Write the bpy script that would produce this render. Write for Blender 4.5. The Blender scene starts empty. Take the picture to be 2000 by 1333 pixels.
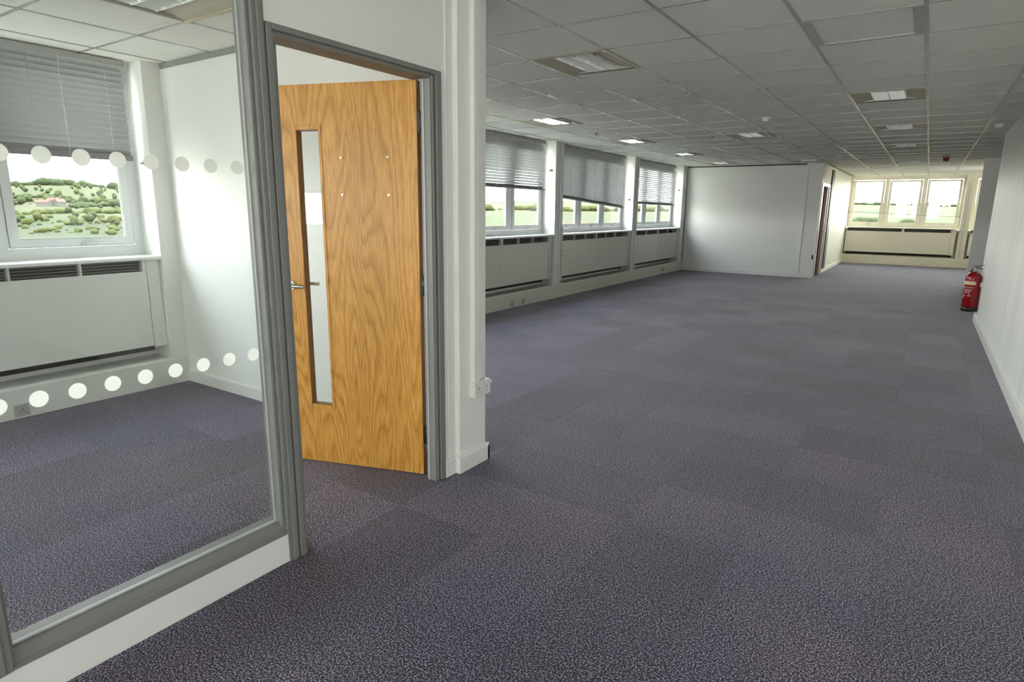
import bpy, bmesh, math, random
from mathutils import Vector, Matrix, noise as mnoise
random.seed(7)
S = bpy.context.scene
C = S.collection
R = math.radians

# ------------------------------------------------------------------ camera
EYE = 1.455
def camera():
    f, yaw, pitch, roll = 1198.06, -0.5854095, -0.2119788, 0.0114548
    fw = Vector((math.sin(yaw)*math.cos(pitch), math.cos(yaw)*math.cos(pitch), math.sin(pitch)))
    r = Vector((math.cos(yaw), -math.sin(yaw), 0)); u = r.cross(fw)
    r2 = r*math.cos(roll) + u*math.sin(roll); u2 = -r*math.sin(roll) + u*math.cos(roll)
    cam = bpy.data.cameras.new('camera'); o = bpy.data.objects.new('camera', cam); C.objects.link(o)
    cam.sensor_width = 36; cam.sensor_fit = 'HORIZONTAL'; cam.lens = f/2000*36
    cam.clip_start = 0.05; cam.clip_end = 6000
    m = Matrix(((r2.x, u2.x, -fw.x, 0), (r2.y, u2.y, -fw.y, 0), (r2.z, u2.z, -fw.z, EYE), (0, 0, 0, 1)))
    o.matrix_world = m
    S.camera = o
    return f, r2, u2, fw
CF, CR, CU, CW = camera()
def in_view(p, margin=40):
    d = Vector(p) - Vector((0, 0, EYE)); z = d.dot(CW)
    if z < .1: return False
    x = 1000 + CF*d.dot(CR)/z; y = 666.5 - CF*d.dot(CU)/z
    return -margin < x < 2000+margin and -margin < y < 1333+margin

# ------------------------------------------------------------------ world, sun, exposure
W = bpy.data.worlds.new('sky'); S.world = W; W.use_nodes = True
nt = W.node_tree; nt.nodes.clear()
tc = nt.nodes.new('ShaderNodeTexCoord'); sp = nt.nodes.new('ShaderNodeSeparateXYZ')
rp = nt.nodes.new('ShaderNodeValToRGB'); bg = nt.nodes.new('ShaderNodeBackground'); ow = nt.nodes.new('ShaderNodeOutputWorld')
rp.color_ramp.elements[0].position = 0.0; rp.color_ramp.elements[0].color = (1.0, 0.97, 0.91, 1)
rp.color_ramp.elements[1].position = 0.9; rp.color_ramp.elements[1].color = (0.50, 0.59, 0.71, 1)
nt.links.new(tc.outputs['Generated'], sp.inputs[0]); nt.links.new(sp.outputs['Z'], rp.inputs[0])
nt.links.new(rp.outputs[0], bg.inputs['Color']); nt.links.new(bg.outputs[0], ow.inputs['Surface'])
bg.inputs['Strength'].default_value = 1.0
SUN = bpy.data.lights.new('sun', 'SUN'); SUN.energy = 0.7; SUN.angle = R(3); SUN.color = (1, .93, .8)
so = bpy.data.objects.new('sun', SUN); C.objects.link(so)
so.rotation_euler = Vector((-.26, 0, -.966)).to_track_quat('-Z', 'Y').to_euler()
S.view_settings.view_transform = 'Standard'; S.view_settings.look = 'None'
S.view_settings.gamma = 1; S.view_settings.use_curve_mapping = False
S.view_settings.exposure = 4.5
S.cycles.max_bounces = 14; S.cycles.diffuse_bounces = 10; S.cycles.glossy_bounces = 4
S.cycles.transparent_max_bounces = 16; S.cycles.transmission_bounces = 6
S.cycles.caustics_reflective = False; S.cycles.caustics_refractive = False
S.cycles.sample_clamp_indirect = 8
S.cycles.use_denoising = True
def portal(loc, rot, sx, sy):
    l = bpy.data.lights.new('window_daylight', 'AREA'); l.shape = 'RECTANGLE'; l.size = sx; l.size_y = sy
    l.cycles.is_portal = True
    o = bpy.data.objects.new('window_daylight', l); C.objects.link(o); o.location = loc; o.rotation_euler = rot

# ------------------------------------------------------------------ materials
def srgb(r, g, b):
    f = lambda c: (c/255/12.92) if c/255 <= .04045 else ((c/255+.055)/1.055)**2.4
    return (f(r), f(g), f(b), 1)
def mat(name, col, rough=.6, metal=0, spec=.5, noise=0, nscale=6, bump=0, bscale=200):
    m = bpy.data.materials.new(name); m.use_nodes = True; n = m.node_tree; b = n.nodes['Principled BSDF']
    b.inputs['Base Color'].default_value = col if len(col) == 4 else (*col, 1)
    b.inputs['Roughness'].default_value = rough; b.inputs['Metallic'].default_value = metal
    b.inputs['Specular IOR Level'].default_value = spec
    t = n.nodes.new('ShaderNodeTexCoord')
    if noise:
        x = n.nodes.new('ShaderNodeTexNoise'); x.inputs['Scale'].default_value = nscale; x.inputs['Detail'].default_value = 5
        n.links.new(t.outputs['Object'], x.inputs['Vector'])
        mx = n.nodes.new('ShaderNodeMix'); mx.data_type = 'RGBA'
        c = col[:3]; mx.inputs['A'].default_value = (*[v*(1-noise) for v in c], 1); mx.inputs['B'].default_value = (*[min(1, v*(1+noise)) for v in c], 1)
        n.links.new(x.outputs['Fac'], mx.inputs['Factor']); n.links.new(mx.outputs['Result'], b.inputs['Base Color'])
    if bump:
        x = n.nodes.new('ShaderNodeTexNoise'); x.inputs['Scale'].default_value = bscale; x.inputs['Detail'].default_value = 3
        n.links.new(t.outputs['Object'], x.inputs['Vector'])
        bp = n.nodes.new('ShaderNodeBump'); bp.inputs['Strength'].default_value = bump; bp.inputs['Distance'].default_value = .002
        n.links.new(x.outputs['Fac'], bp.inputs['Height']); n.links.new(bp.outputs[0], b.inputs['Normal'])
    return m
M = {}
M['wall'] = mat('white_wall_paint', (.77, .77, .74), .55, noise=.03, nscale=1.5, bump=.15, bscale=120)
M['cream'] = mat('cream_warm_light_wall', (.82, .78, .65), .55, noise=.03, nscale=1.5)  # warm light of the far end put into this wall colour
M['tile'] = mat('ceiling_tile', (.85, .83, .775), .9, spec=.2, noise=.04, nscale=40, bump=.4, bscale=300)
M['tile2'] = mat('pale_ceiling_panel', (.84, .83, .79), .6, noise=.02)
M['grid'] = mat('ceiling_grid_paint', (.52, .51, .48), .26, metal=.35)
M['gloss'] = mat('white_gloss_paint', (.76, .76, .73), .3, noise=.02, nscale=3)
M['upvc'] = mat('white_plastic_frame', (.70, .71, .71), .35, noise=.01)
M['rad'] = mat('cream_enamel_panel', (.66, .645, .58), .4, noise=.02, nscale=2)
M['radw'] = mat('white_enamel_panel', (.70, .71, .68), .4, noise=.02, nscale=2)
M['dark'] = mat('dark_cavity', (.035, .03, .026), .8)
M['bar'] = mat('grille_bar_grey', (.25, .25, .24), .4)
M['slat'] = mat('silver_slat', (.40, .405, .40), .38, metal=.15)
M['rail'] = mat('grey_blind_rail', (.22, .21, .21), .4)
M['chan'] = mat('grey_channel', (.26, .26, .25), .5)
M['cord'] = mat('white_cord', (.75, .75, .72), .7)
M['grey'] = mat('grey_frame_paint', (.195, .195, .185), .46, noise=.03, nscale=8)
M['greyl'] = mat('light_grey_gasket', (.38, .385, .385), .4)
M['metal'] = mat('brushed_steel', (.55, .54, .52), .3, metal=1)
M['hinge'] = mat('dark_hinge_steel', (.05, .05, .05), .35, metal=.8)
M['beige'] = mat('beige_lamp_wing', (.52, .46, .34), .45, noise=.03)
M['louvre'] = mat('aluminium_louvre', (.90, .90, .88), .25, metal=.55)
M['reflector'] = mat('white_lamp_reflector', (.92, .92, .90), .3)
M['socket'] = mat('white_socket_plastic', (.72, .71, .68), .3)
M['socketd'] = mat('grey_socket_plate', (.42, .41, .40), .35)
M['black'] = mat('black_plastic', (.012, .012, .012), .4)
M['red'] = mat('red_enamel', (.27, .006, .010), .22)
M['label'] = mat('cream_label', (.70, .58, .36), .5)
M['print'] = mat('white_label_print', (.62, .40, .42), .5)
M['brown'] = mat('brown_door', (.13, .05, .028), .9, spec=.1, noise=.2, nscale=5)
M['frost'] = bpy.data.materials.new('frosted_white_film'); M['frost'].use_nodes = True
n_ = M['frost'].node_tree; n_.nodes.clear()
a_ = n_.nodes.new('ShaderNodeBsdfDiffuse'); b_ = n_.nodes.new('ShaderNodeBsdfTranslucent'); c_ = n_.nodes.new('ShaderNodeMixShader'); d_ = n_.nodes.new('ShaderNodeOutputMaterial')
a_.inputs[0].default_value = (.92, .92, .86, 1); b_.inputs[0].default_value = (.97, .97, .91, 1); c_.inputs[0].default_value = .78
n_.links.new(a_.outputs[0], c_.inputs[1]); n_.links.new(b_.outputs[0], c_.inputs[2]); n_.links.new(c_.outputs[0], d_.inputs[0])
M['screw'] = mat('zinc_screw', (.55, .53, .52), .35, metal=.6)

def carpet():
    m = bpy.data.materials.new('navy_speckled_carpet'); m.use_nodes = True; n = m.node_tree; b = n.nodes['Principled BSDF']
    L = n.links.new
    t = n.nodes.new('ShaderNodeNewGeometry')
    a = n.nodes.new('ShaderNodeTexNoise'); a.inputs['Scale'].default_value = 165; a.inputs['Detail'].default_value = 3; a.inputs['Roughness'].default_value = .6
    L(t.outputs['Position'], a.inputs['Vector'])
    r = n.nodes.new('ShaderNodeValToRGB'); e = r.color_ramp.elements
    e[0].position = .41; e[0].color = (.0076, .0069, .0135, 1); e[1].position = .63; e[1].color = (.405, .376, .445, 1)
    k = e.new(.50); k.color = (.050, .0455, .070, 1)
    L(a.outputs['Fac'], r.inputs[0])
    # worn, drifting tint
    w = n.nodes.new('ShaderNodeTexNoise'); w.inputs['Scale'].default_value = .9; w.inputs['Detail'].default_value = 4
    L(t.outputs['Position'], w.inputs['Vector'])
    wr = n.nodes.new('ShaderNodeValToRGB'); q = wr.color_ramp.elements
    q[0].position = .35; q[0].color = (.84, .84, .95, 1); q[1].position = .68; q[1].color = (1.16, 1.08, 1.04, 1)
    L(w.outputs['Fac'], wr.inputs[0])
    oi = n.nodes.new('ShaderNodeObjectInfo')
    orr = n.nodes.new('ShaderNodeValToRGB'); q = orr.color_ramp.elements
    q[0].position = 0; q[0].color = (.85, .85, .85, 1); q[1].position = 1; q[1].color = (1.16, 1.13, 1.17, 1)
    z = q.new(.12); z.color = (.85, .84, .77, 1); z = q.new(.2); z.color = (.86, .86, .88, 1); z = q.new(.6); z.color = (1, 1, 1, 1)
    L(oi.outputs['Random'], orr.inputs[0])
    m1 = n.nodes.new('ShaderNodeMix'); m1.data_type = 'RGBA'; m1.blend_type = 'MULTIPLY'; m1.inputs['Factor'].default_value = 1
    m2 = n.nodes.new('ShaderNodeMix'); m2.data_type = 'RGBA'; m2.blend_type = 'MULTIPLY'; m2.inputs['Factor'].default_value = 1
    L(r.outputs[0], m1.inputs['A']); L(wr.outputs[0], m1.inputs['B']); L(m1.outputs['Result'], m2.inputs['A']); L(orr.outputs[0], m2.inputs['B'])
    L(m2.outputs['Result'], b.inputs['Base Color'])
    b.inputs['Roughness'].default_value = .85; b.inputs['Specular IOR Level'].default_value = .25
    b.inputs['Sheen Weight'].default_value = .25; b.inputs['Sheen Roughness'].default_value = .35; b.inputs['Sheen Tint'].default_value = (.9, .82, .86, 1)
    bp = n.nodes.new('ShaderNodeBump'); bp.inputs['Strength'].default_value = .6; bp.inputs['Distance'].default_value = .004
    L(a.outputs['Fac'], bp.inputs['Height']); L(bp.outputs[0], b.inputs['Normal'])
    return m
M['carpet'] = carpet()

def oak():
    m = bpy.data.materials.new('oak_veneer'); m.use_nodes = True; n = m.node_tree; b = n.nodes['Principled BSDF']; L = n.links.new
    t = n.nodes.new('ShaderNodeTexCoord')
    mp = n.nodes.new('ShaderNodeMapping'); mp.inputs['Scale'].default_value = (4.2, 1.0, .55); L(t.outputs['Object'], mp.inputs[0])
    a = n.nodes.new('ShaderNodeTexNoise'); a.inputs['Scale'].default_value = 1.0; a.inputs['Detail'].default_value = 1.5; a.inputs['Distortion'].default_value = .25
    L(mp.outputs[0], a.inputs['Vector'])
    mu = n.nodes.new('ShaderNodeMath'); mu.operation = 'MULTIPLY'; mu.inputs[1].default_value = 24; L(a.outputs['Fac'], mu.inputs[0])
    fr = n.nodes.new('ShaderNodeMath'); fr.operation = 'FRACT'; L(mu.outputs[0], fr.inputs[0])
    r = n.nodes.new('ShaderNodeValToRGB'); e = r.color_ramp.elements
    e[0].position = 0; e[0].color = (.47, .21, .032, 1); e[1].position = 1; e[1].color = (.53, .25, .040, 1)
    for p, c in ((.22, (.66, .335, .070, 1)), (.55, (.69, .36, .080, 1)), (.85, (.60, .29, .052, 1))): k = e.new(p); k.color = c
    L(fr.outputs[0], r.inputs[0])
    mp2 = n.nodes.new('ShaderNodeMapping'); mp2.inputs['Scale'].default_value = (260, 50, 9); L(t.outputs['Object'], mp2.inputs[0])
    p = n.nodes.new('ShaderNodeTexNoise'); p.inputs['Scale'].default_value = 1; p.inputs['Detail'].default_value = 3; L(mp2.outputs[0], p.inputs['Vector'])
    pr = n.nodes.new('ShaderNodeValToRGB'); pr.color_ramp.elements[0].position = .38; pr.color_ramp.elements[0].color = (.70, .62, .50, 1); pr.color_ramp.elements[1].position = .52; pr.color_ramp.elements[1].color = (1, 1, 1, 1)
    L(p.outputs['Fac'], pr.inputs[0])
    m1 = n.nodes.new('ShaderNodeMix'); m1.data_type = 'RGBA'; m1.blend_type = 'MULTIPLY'; m1.inputs['Factor'].default_value = 1
    L(r.outputs[0], m1.inputs['A']); L(pr.outputs[0], m1.inputs['B']); L(m1.outputs['Result'], b.inputs['Base Color'])
    b.inputs['Roughness'].default_value = .38
    return m
M['oak'] = oak()
M['oak_shade'] = mat('shaded_oak_edge', (.24, .10, .022), .45, noise=.25, nscale=30)  # oak darkened: shade on the leaf edge and vision reveal put into the colour

def stained_wall():
    m = mat('scuffed_white_wall', (.74, .745, .72), .5); n = m.node_tree; b = n.nodes['Principled BSDF']; L = n.links.new
    t = n.nodes.new('ShaderNodeTexCoord'); mp = n.nodes.new('ShaderNodeMapping'); mp.inputs['Scale'].default_value = (1.5, 1.5, .22); L(t.outputs['Object'], mp.inputs[0])
    a = n.nodes.new('ShaderNodeTexNoise'); a.inputs['Scale'].default_value = 2.5; a.inputs['Detail'].default_value = 5; L(mp.outputs[0], a.inputs['Vector'])
    r = n.nodes.new('ShaderNodeValToRGB'); r.color_ramp.elements[0].position = .34; r.color_ramp.elements[0].color = (.745, .735, .70, 1); r.color_ramp.elements[1].position = .50; r.color_ramp.elements[1].color = (.80, .80, .77, 1)
    L(a.outputs['Fac'], r.inputs[0]); L(r.outputs[0], b.inputs['Base Color'])
    return m
M['scuff'] = stained_wall()

def glass(name, tint=(1, 1, 1, 1), refl=1.0):
    m = bpy.data.materials.new(name); m.use_nodes = True; n = m.node_tree; n.nodes.clear()
    o = n.nodes.new('ShaderNodeOutputMaterial'); t = n.nodes.new('ShaderNodeBsdfTransparent'); g = n.nodes.new('ShaderNodeBsdfGlossy')
    t.inputs[0].default_value = tint; g.inputs['Roughness'].default_value = .01
    lw = n.nodes.new('ShaderNodeLayerWeight'); lw.inputs['Blend'].default_value = .5
    f = n.nodes.new('ShaderNodeMath'); f.operation = 'POWER'; f.inputs[1].default_value = 5; n.links.new(lw.outputs['Facing'], f.inputs[0])
    mu = n.nodes.new('ShaderNodeMath'); mu.operation = 'MULTIPLY_ADD'; mu.inputs[1].default_value = .8*refl; mu.inputs[2].default_value = .035*refl
    x = n.nodes.new('ShaderNodeMixShader')
    n.links.new(f.outputs[0], mu.inputs[0]); n.links.new(mu.outputs[0], x.inputs[0]); n.links.new(t.outputs[0], x.inputs[1]); n.links.new(g.outputs[0], x.inputs[2]); n.links.new(x.outputs[0], o.inputs[0])
    return m
M['glass'] = glass('window_glass', (.94, .97, .96, 1))
M['pglass'] = glass('partition_glass', (.95, .965, .96, 1))

# ------------------------------------------------------------------ mesh helpers
class MB:
    def __init__(s): s.v = []; s.f = []; s.mi = []; s.m = 0; s.smooth = []
    def add(s, vs, fs, sm=False):
        b = len(s.v); s.v += [tuple(v) for v in vs]
        for f in fs: s.f.append([i+b for i in f]); s.mi.append(s.m); s.smooth.append(sm)
        return s
    def box(s, x0, x1, y0, y1, z0, z1, c=0):
        if x0 > x1: x0, x1 = x1, x0
        if y0 > y1: y0, y1 = y1, y0
        if not c:
            vs = [(x, y, z) for z in (z0, z1) for y in (y0, y1) for x in (x0, x1)]
            return s.add(vs, [(0, 2, 3, 1), (4, 5, 7, 6), (0, 1, 5, 4), (2, 6, 7, 3), (0, 4, 6, 2), (1, 3, 7, 5)])
        bm = bmesh.new(); bmesh.ops.create_cube(bm, size=1)
        for v in bm.verts: v.co = Vector(((x0+x1)/2+v.co.x*(x1-x0), (y0+y1)/2+v.co.y*(y1-y0), (z0+z1)/2+v.co.z*(z1-z0)))
        bmesh.ops.bevel(bm, geom=list(bm.edges), offset=c, segments=2, affect='EDGES', profile=.5)
        bm.verts.index_update()
        s.add([v.co[:] for v in bm.verts], [[v.index for v in f.verts] for f in bm.faces]); bm.free()
        return s
    def poly(s, pts, z0, z1):                        # prism of a plan outline (anticlockwise)
        n = len(pts); vs = [(x, y, z0) for x, y in pts] + [(x, y, z1) for x, y in pts]
        return s.add(vs, [tuple(reversed(range(n))), tuple(range(n, 2*n))] + [(i, (i+1) % n, n+(i+1) % n, n+i) for i in range(n)])
    def prof(s, pts, axis, a, b):                    # profile of (p,q) swept along axis from a to b
        n = len(pts)
        def P(p, q, t): return {'x': (t, p, q), 'y': (p, t, q), 'z': (p, q, t)}[axis]
        vs = [P(p, q, a) for p, q in pts] + [P(p, q, b) for p, q in pts]
        return s.add(vs, [tuple(range(n)), tuple(reversed(range(n, 2*n)))] + [(i, n+i, n+(i+1) % n, (i+1) % n) for i in range(n)])
    def tube(s, pts, r, n=8, caps=True):
        pts = [Vector(p) for p in pts]; rings = []
        for i, p in enumerate(pts):
            d = (pts[min(i+1, len(pts)-1)] - pts[max(i-1, 0)]).normalized()
            u = d.cross(Vector((0, 0, 1)));  u = u if u.length > .05 else d.cross(Vector((0, 1, 0)));  u.normalize(); w = d.cross(u)
            rr = r[i] if isinstance(r, (list, tuple)) else r
            rings.append([p + (u*math.cos(2*math.pi*k/n) + w*math.sin(2*math.pi*k/n))*rr for k in range(n)])
        vs = [v for q in rings for v in q]; fs = []
        for i in range(len(pts)-1):
            for k in range(n): fs.append((i*n+k, i*n+(k+1) % n, (i+1)*n+(k+1) % n, (i+1)*n+k))
        s.add(vs, fs, True)
        if caps:
            s.f += [[len(s.v)-len(vs)+k for k in reversed(range(n))], [len(s.v)-n+k for k in range(n)]]; s.mi += [s.m]*2; s.smooth += [False]*2
        return s
    def lathe(s, prof, n=24, cx=0, cy=0):            # (r,z) from bottom to top
        vs = [(cx+r*math.cos(2*math.pi*k/n), cy+r*math.sin(2*math.pi*k/n), z) for r, z in prof for k in range(n)]; fs = []
        for i in range(len(prof)-1):
            for k in range(n): fs.append((i*n+k, i*n+(k+1) % n, (i+1)*n+(k+1) % n, (i+1)*n+k))
        s.add(vs, fs, True)
        b = len(s.v)-len(vs)
        s.f += [[b+k for k in reversed(range(n))], [len(s.v)-n+k for k in range(n)]]; s.mi += [s.m]*2; s.smooth += [False]*2
        return s
    def mesh(s, name, mats):
        me = bpy.data.meshes.new(name); me.from_pydata(s.v, [], s.f); me.update()
        bm = bmesh.new(); bm.from_mesh(me); bmesh.ops.recalc_face_normals(bm, faces=bm.faces); bm.to_mesh(me); bm.free()
        for m in (mats if isinstance(mats, (list, tuple)) else [mats]): me.materials.append(M[m] if isinstance(m, str) else m)
        for p, i, sm in zip(me.polygons, s.mi, s.smooth): p.material_index = i; p.use_smooth = sm
        return me
def link(name, data, parent=None, loc=(0, 0, 0), rz=0):
    o = bpy.data.objects.new(name, data); C.objects.link(o); o.location = loc; o.rotation_euler = (0, 0, rz)
    if parent: o.parent = parent
    return o
def obj(name, mb, m, parent=None, loc=(0, 0, 0), rz=0): return link(name, mb.mesh(name, m), parent, loc, rz)
def tag(o, label, cat=None, group=None, kind=None):
    o['label'] = label
    if cat: o['category'] = cat
    if group: o['group'] = group
    if kind: o['kind'] = kind
    return o
def thing(name, label, cat, loc=(0, 0, 0), rz=0, group=None): return tag(link(name, None, None, loc, rz), label, cat, group)
def dup(o, parent=None):
    c = o.copy(); C.objects.link(c)
    if parent: c.parent = parent
    for ch in list(o.children): dup(ch, c)
    return c
def struct(name, mb, m, label, cat, loc=(0, 0, 0), rz=0): return tag(obj(name, mb, m, None, loc, rz), label, cat, kind='structure')
B = lambda *a, **k: MB().box(*a, **k)

# ------------------------------------------------------------------ main sizes
XF = -5.06            # front of the pillars on the window side
XP = -2.05            # face of the office partition
YO0, YO1 = 2.69, 2.775  # office end wall
YB = 15.33            # partition across the far end of the open plan
YF = 21.0             # front of the plinth under the far windows
H = 2.512
def xr(y): return .72 - (y-5.2)*.002

# floor ------------------------------------------------------------------
floor = struct('floor', B(-5.5, 4.4, -3.5, 21.6, -.25, -.007), 'carpet', 'office floor of navy speckled carpet tiles', 'floor')
def seen_floor(x, y):
    if not in_view((x, y, 0), 30): return False
    if x < -2.1:
        yy = 2.05*y/abs(x)
        if y < 2.69: return .4 < yy < 1.45 or 1.5 < yy < 2.3
        return yy > 2.75
    if x > .7 and y < 15.3: return y > 10.8 and x/y < .066
    return True
cells = []
T = .5
nx0, nx1 = -11, 9
for i in range(nx0, nx1):
    for j in range(-7, 44):
        x0, x1 = -.02+i*T, -.02+(i+1)*T; y0, y1 = .05+j*T, .05+(j+1)*T
        x0 = max(x0, -5.3)
        if x1-x0 < .02: continue
        cx, cy = (x0+x1)/2, (y0+y1)/2
        s = any(seen_floor(a, b) for a in (x0+.03, cx, x1-.03) for b in (y0+.03, cy, y1-.03))
        cells.append((0 if s else 1, cy*cy+cx*cx, x0, x1, y0, y1))
cells.sort()
rest = MB(); meshes = {}
for k, (hid, _, x0, x1, y0, y1) in enumerate(cells):
    g = .0002; dz = random.uniform(-.0005, .0005)
    if k < 296 and not hid:
        key = (round(x1-x0, 3), round(y1-y0, 3))
        if key not in meshes:
            w, d = key; meshes[key] = B(g, w-g, g, d-g, -.0065, 0, c=.0005).mesh('carpet_tile', 'carpet')
        link('carpet_tile', meshes[key], floor, (x0, y0, dz))
    else:
        rest.box(x0+g, x1-g, y0+g, y1-g, -.0065, dz)
ro = obj('far_carpet_tiles', rest, 'carpet', floor); ro['kind'] = 'stuff'
obj('carpet_seam', B(-2.015, -2.007, 2.80, 2.985, 0, .0015), 'black', floor)

# ceiling ----------------------------------------------------------------
ceil = struct('ceiling', B(-5.5, 4.6, -3.6, 21.6, 2.69, 2.8), 'tile', 'suspended ceiling of off white mineral tiles in a grid', 'ceiling')
TY = .635
main_lights = [(-2.25, 0), (-4.05, 4), (-4.05, 8), (-4.05, 12), (-4.05, 16), (-2.25, 8), (-2.25, 16), (-.45, 4), (-.45, 8), (-.45, 12)]
special = {(-.45, 0): 'hatch', (-2.25, 12): 'blank', (-.45, 18): 'recess'}
xl = [-5.31] + [-.15+.6*k for k in range(-8, 4)] + [3.0, 4.2]
yl = [4.04+TY*k for k in range(-11, 27)] + [21.3]
tmesh = {}; hid = MB()
def tile_at(x0, x1, y0, y1, m='tile', z=2.514):
    key = (round(x1-x0, 3), round(y1-y0, 3), m); g = .009
    corners = [(a, b, z) for a in (x0+.05, (x0+x1)/2, x1-.05) for b in (y0+.05, y1-.05)]
    if any(in_view(p, 0) for p in corners):
        if key not in tmesh: tmesh[key] = B(g, key[0]-g, g, key[1]-g, 0, .016, c=.0015).mesh('ceiling_tile', m)
        link('ceiling_tile', tmesh[key], ceil, (x0, y0, z + random.uniform(-.0008, .0008)))
    else: hid.box(x0+g, x1-g, y0+g, y1-g, z, z+.016)
def open_at(x, y):          # part of the plan that has a ceiling of its own in view
    if y > YB: return -2.06 < x < 2.4
    if y < YO1 and x < XP-.05: return False
    if x > .75: return 10.7 < y < YB or y < 2.7
    return True
fix = {(round(x, 2), k) for x, k in main_lights}
for i in range(len(xl)-1):
    for j in range(len(yl)-1):
        x0, x1, y0, y1 = xl[i], xl[i+1], yl[j], yl[j+1]
        cx, cy = (x0+x1)/2, (y0+y1)/2; k = j-11
        if not open_at(cx, cy): continue
        if y0 < YO1 < y1 and x1 < XP: y0 = YO1
        if (round(cx, 2), k) in fix: continue
        sp_ = special.get((round(cx, 2), k))
        if sp_ == 'recess': continue
        if sp_ == 'blank': tile_at(x0, x1, y0, y1, 'tile2'); continue
        if sp_ == 'hatch': tile_at(x0+.03, x1-.03, y0+.008, y1-.02, 'tile2', 2.518); continue
        tile_at(x0, x1, y0, y1)
# office ceiling
oyl = [-3.3] + [2.2-TY*k for k in range(8, -1, -1)] + [YO0]
oxl = [-5.31, -4.95, -4.35, -3.78, -3.18, -2.58, -2.12]
for i in range(len(oxl)-1):
    for j in range(len(oyl)-1):
        if i == 3 and j == 8: continue
        tile_at(oxl[i], oxl[i+1], oyl[j], oyl[j+1])
ho = obj('hidden_ceiling_tiles', hid, 'tile', ceil); ho['kind'] = 'stuff'
bw = .0105
for x in xl[1:-1]:
    y0 = YO1 if x < XP else -3.3
    y1 = YB if x < -2.06 or x > .75 and x < 0 else 21.25
    if x > .75: y0 = 10.8
    obj('ceiling_grid_bar', B(x-bw, x+bw, y0, y1, 2.5105, 2.545), 'grid', ceil)
for y in yl[:-1]:
    if y < -3: continue
    x0 = -5.3 if YO1 < y < YB else XP
    x1 = xr(y) if y < 10.7 else 2.3
    obj('ceiling_cross_bar', B(x0, x1, y-.007, y+.007, 2.5112, 2.54), 'grid', ceil)
for x in oxl[1:-1]: obj('ceiling_grid_bar', B(x-bw, x+bw, -3.3, YO0, 2.5105, 2.545), 'grid', ceil)
for y in oyl[1:-1]: obj('ceiling_cross_bar', B(-5.3, -2.12, y-.007, y+.007, 2.5112, 2.54), 'grid', ceil)
# hatch rim and dark tile recess in the ceiling
hr = MB().box(-.74, -.70, 4.05, 4.665, 2.509, 2.535).box(-.205, -.16, 4.05, 4.665, 2.509, 2.535).box(-.70, -.205, 4.645, 4.665, 2.509, 2.535).box(-.70, -.205, 4.05, 4.062, 2.509, 2.535)
obj('hatch_rim', hr, 'grid', ceil)
obj('recess_shade', B(-.74, -.16, 15.49, 16.08, 2.56, 2.6), 'dark', ceil)  # dark sheet standing for the shade inside a tile recess
for k in range(4): obj('recess_blade', B(-.74, -.16, 15.53+k*.14, 15.545+k*.14, 2.52, 2.56), 'gloss', ceil)  # blades added across the dark recess

# walls ------------------------------------------------------------------
wl = MB(); wl.box(-5.55, -5.312, -3.5, YF+.5, -.25, 1.05); wl.box(-5.55, -5.25, -3.5, YF+.5, 2.455, 2.69)
wl = struct('wall_left', wl, 'wall', 'white window wall with pillars between the bays', 'wall')
pil = [(-3.55, -3.3), (-.8, -.3), (2.55, 2.86), (5.75, 6.0), (8.85, 9.115), (12.06, 12.31), (15.06, 15.34)]
for y0, y1 in pil: obj('pillar', B(-5.375, XF-.001, y0, y1, .215, 2.69, c=.004), 'wall', wl)
bays = [(-3.3, -.8), (-.3, 2.55), (2.86, 5.75), (6.0, 8.85), (9.115, 12.06), (12.31, 15.06)]
obj('cover_strip', B(XF, XF+.012, 9.0, 9.03, .23, 2.51), 'gloss', wl)
obj('cover_strip', B(XF, XF+.012, 12.2, 12.225, .23, 2.51), 'gloss', wl)
# closing walls, out of view
struct('wall_back', MB().box(-5.55, -4.95, -3.6, -3.3, -.25, 2.69).box(-2.25, -1.95, -3.6, -3.3, -.25, 2.69).box(.62, 4.6, -3.6, -3.3, -.25, 2.69).box(-4.95, .62, -3.6, -3.35, -.25, 1.04).box(-4.95, .62, -3.6, -3.3, 2.45, 2.69), 'wall', 'white wall with windows behind the viewer', 'wall')
struct('wall_bay', MB().box(4.2, 4.5, -3.3, -3.1, -.25, 2.69).box(4.2, 4.5, -.35, -.15, -.25, 2.69).box(4.2, 4.5, -.15, 2.9, -.25, 2.69).box(4.25, 4.5, -3.1, -.35, -.25, 1.04).box(4.2, 4.5, -3.1, -.35, 2.45, 2.69).box(.72, 4.5, 2.6, 2.8, -.25, 2.69), 'wall', 'white wall around the added window to the right of the viewer', 'wall')
wr = MB().poly([(xr(2.7), 2.7), (xr(2.7)+.3, 2.7), (xr(10.75)+.3, 10.75), (xr(10.75), 10.75)], -.05, 2.69)
wr = struct('wall_right', wr, 'scuff', 'long scuffed white wall on the right ending by the fire extinguisher', 'wall')
struct('wall_lobby', MB().box(.95, 3.1, 10.45, 10.75, -.05, 2.69).box(3.0, 3.2, 10.75, YB, -.05, 2.69), 'wall', 'white lobby wall beyond the end of the scuffed wall', 'wall')
struct('wall_stub', MB().box(.765, 3.1, YB, YB+.12, -.05, 2.69), 'wall', 'grey looking wall stub past the fire extinguisher', 'wall')
struct('wall_side', MB().box(2.3, 2.62, YB+.12, 17.2, -.05, 2.69).box(2.3, 2.62, 18.5, 21.6, -.05, 2.69).box(2.3, 2.62, 17.2, 18.5, -.05, 1.02).box(2.3, 2.62, 17.2, 18.5, 2.455, 2.69), 'cream', 'cream side wall at the far bay', 'wall')
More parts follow.
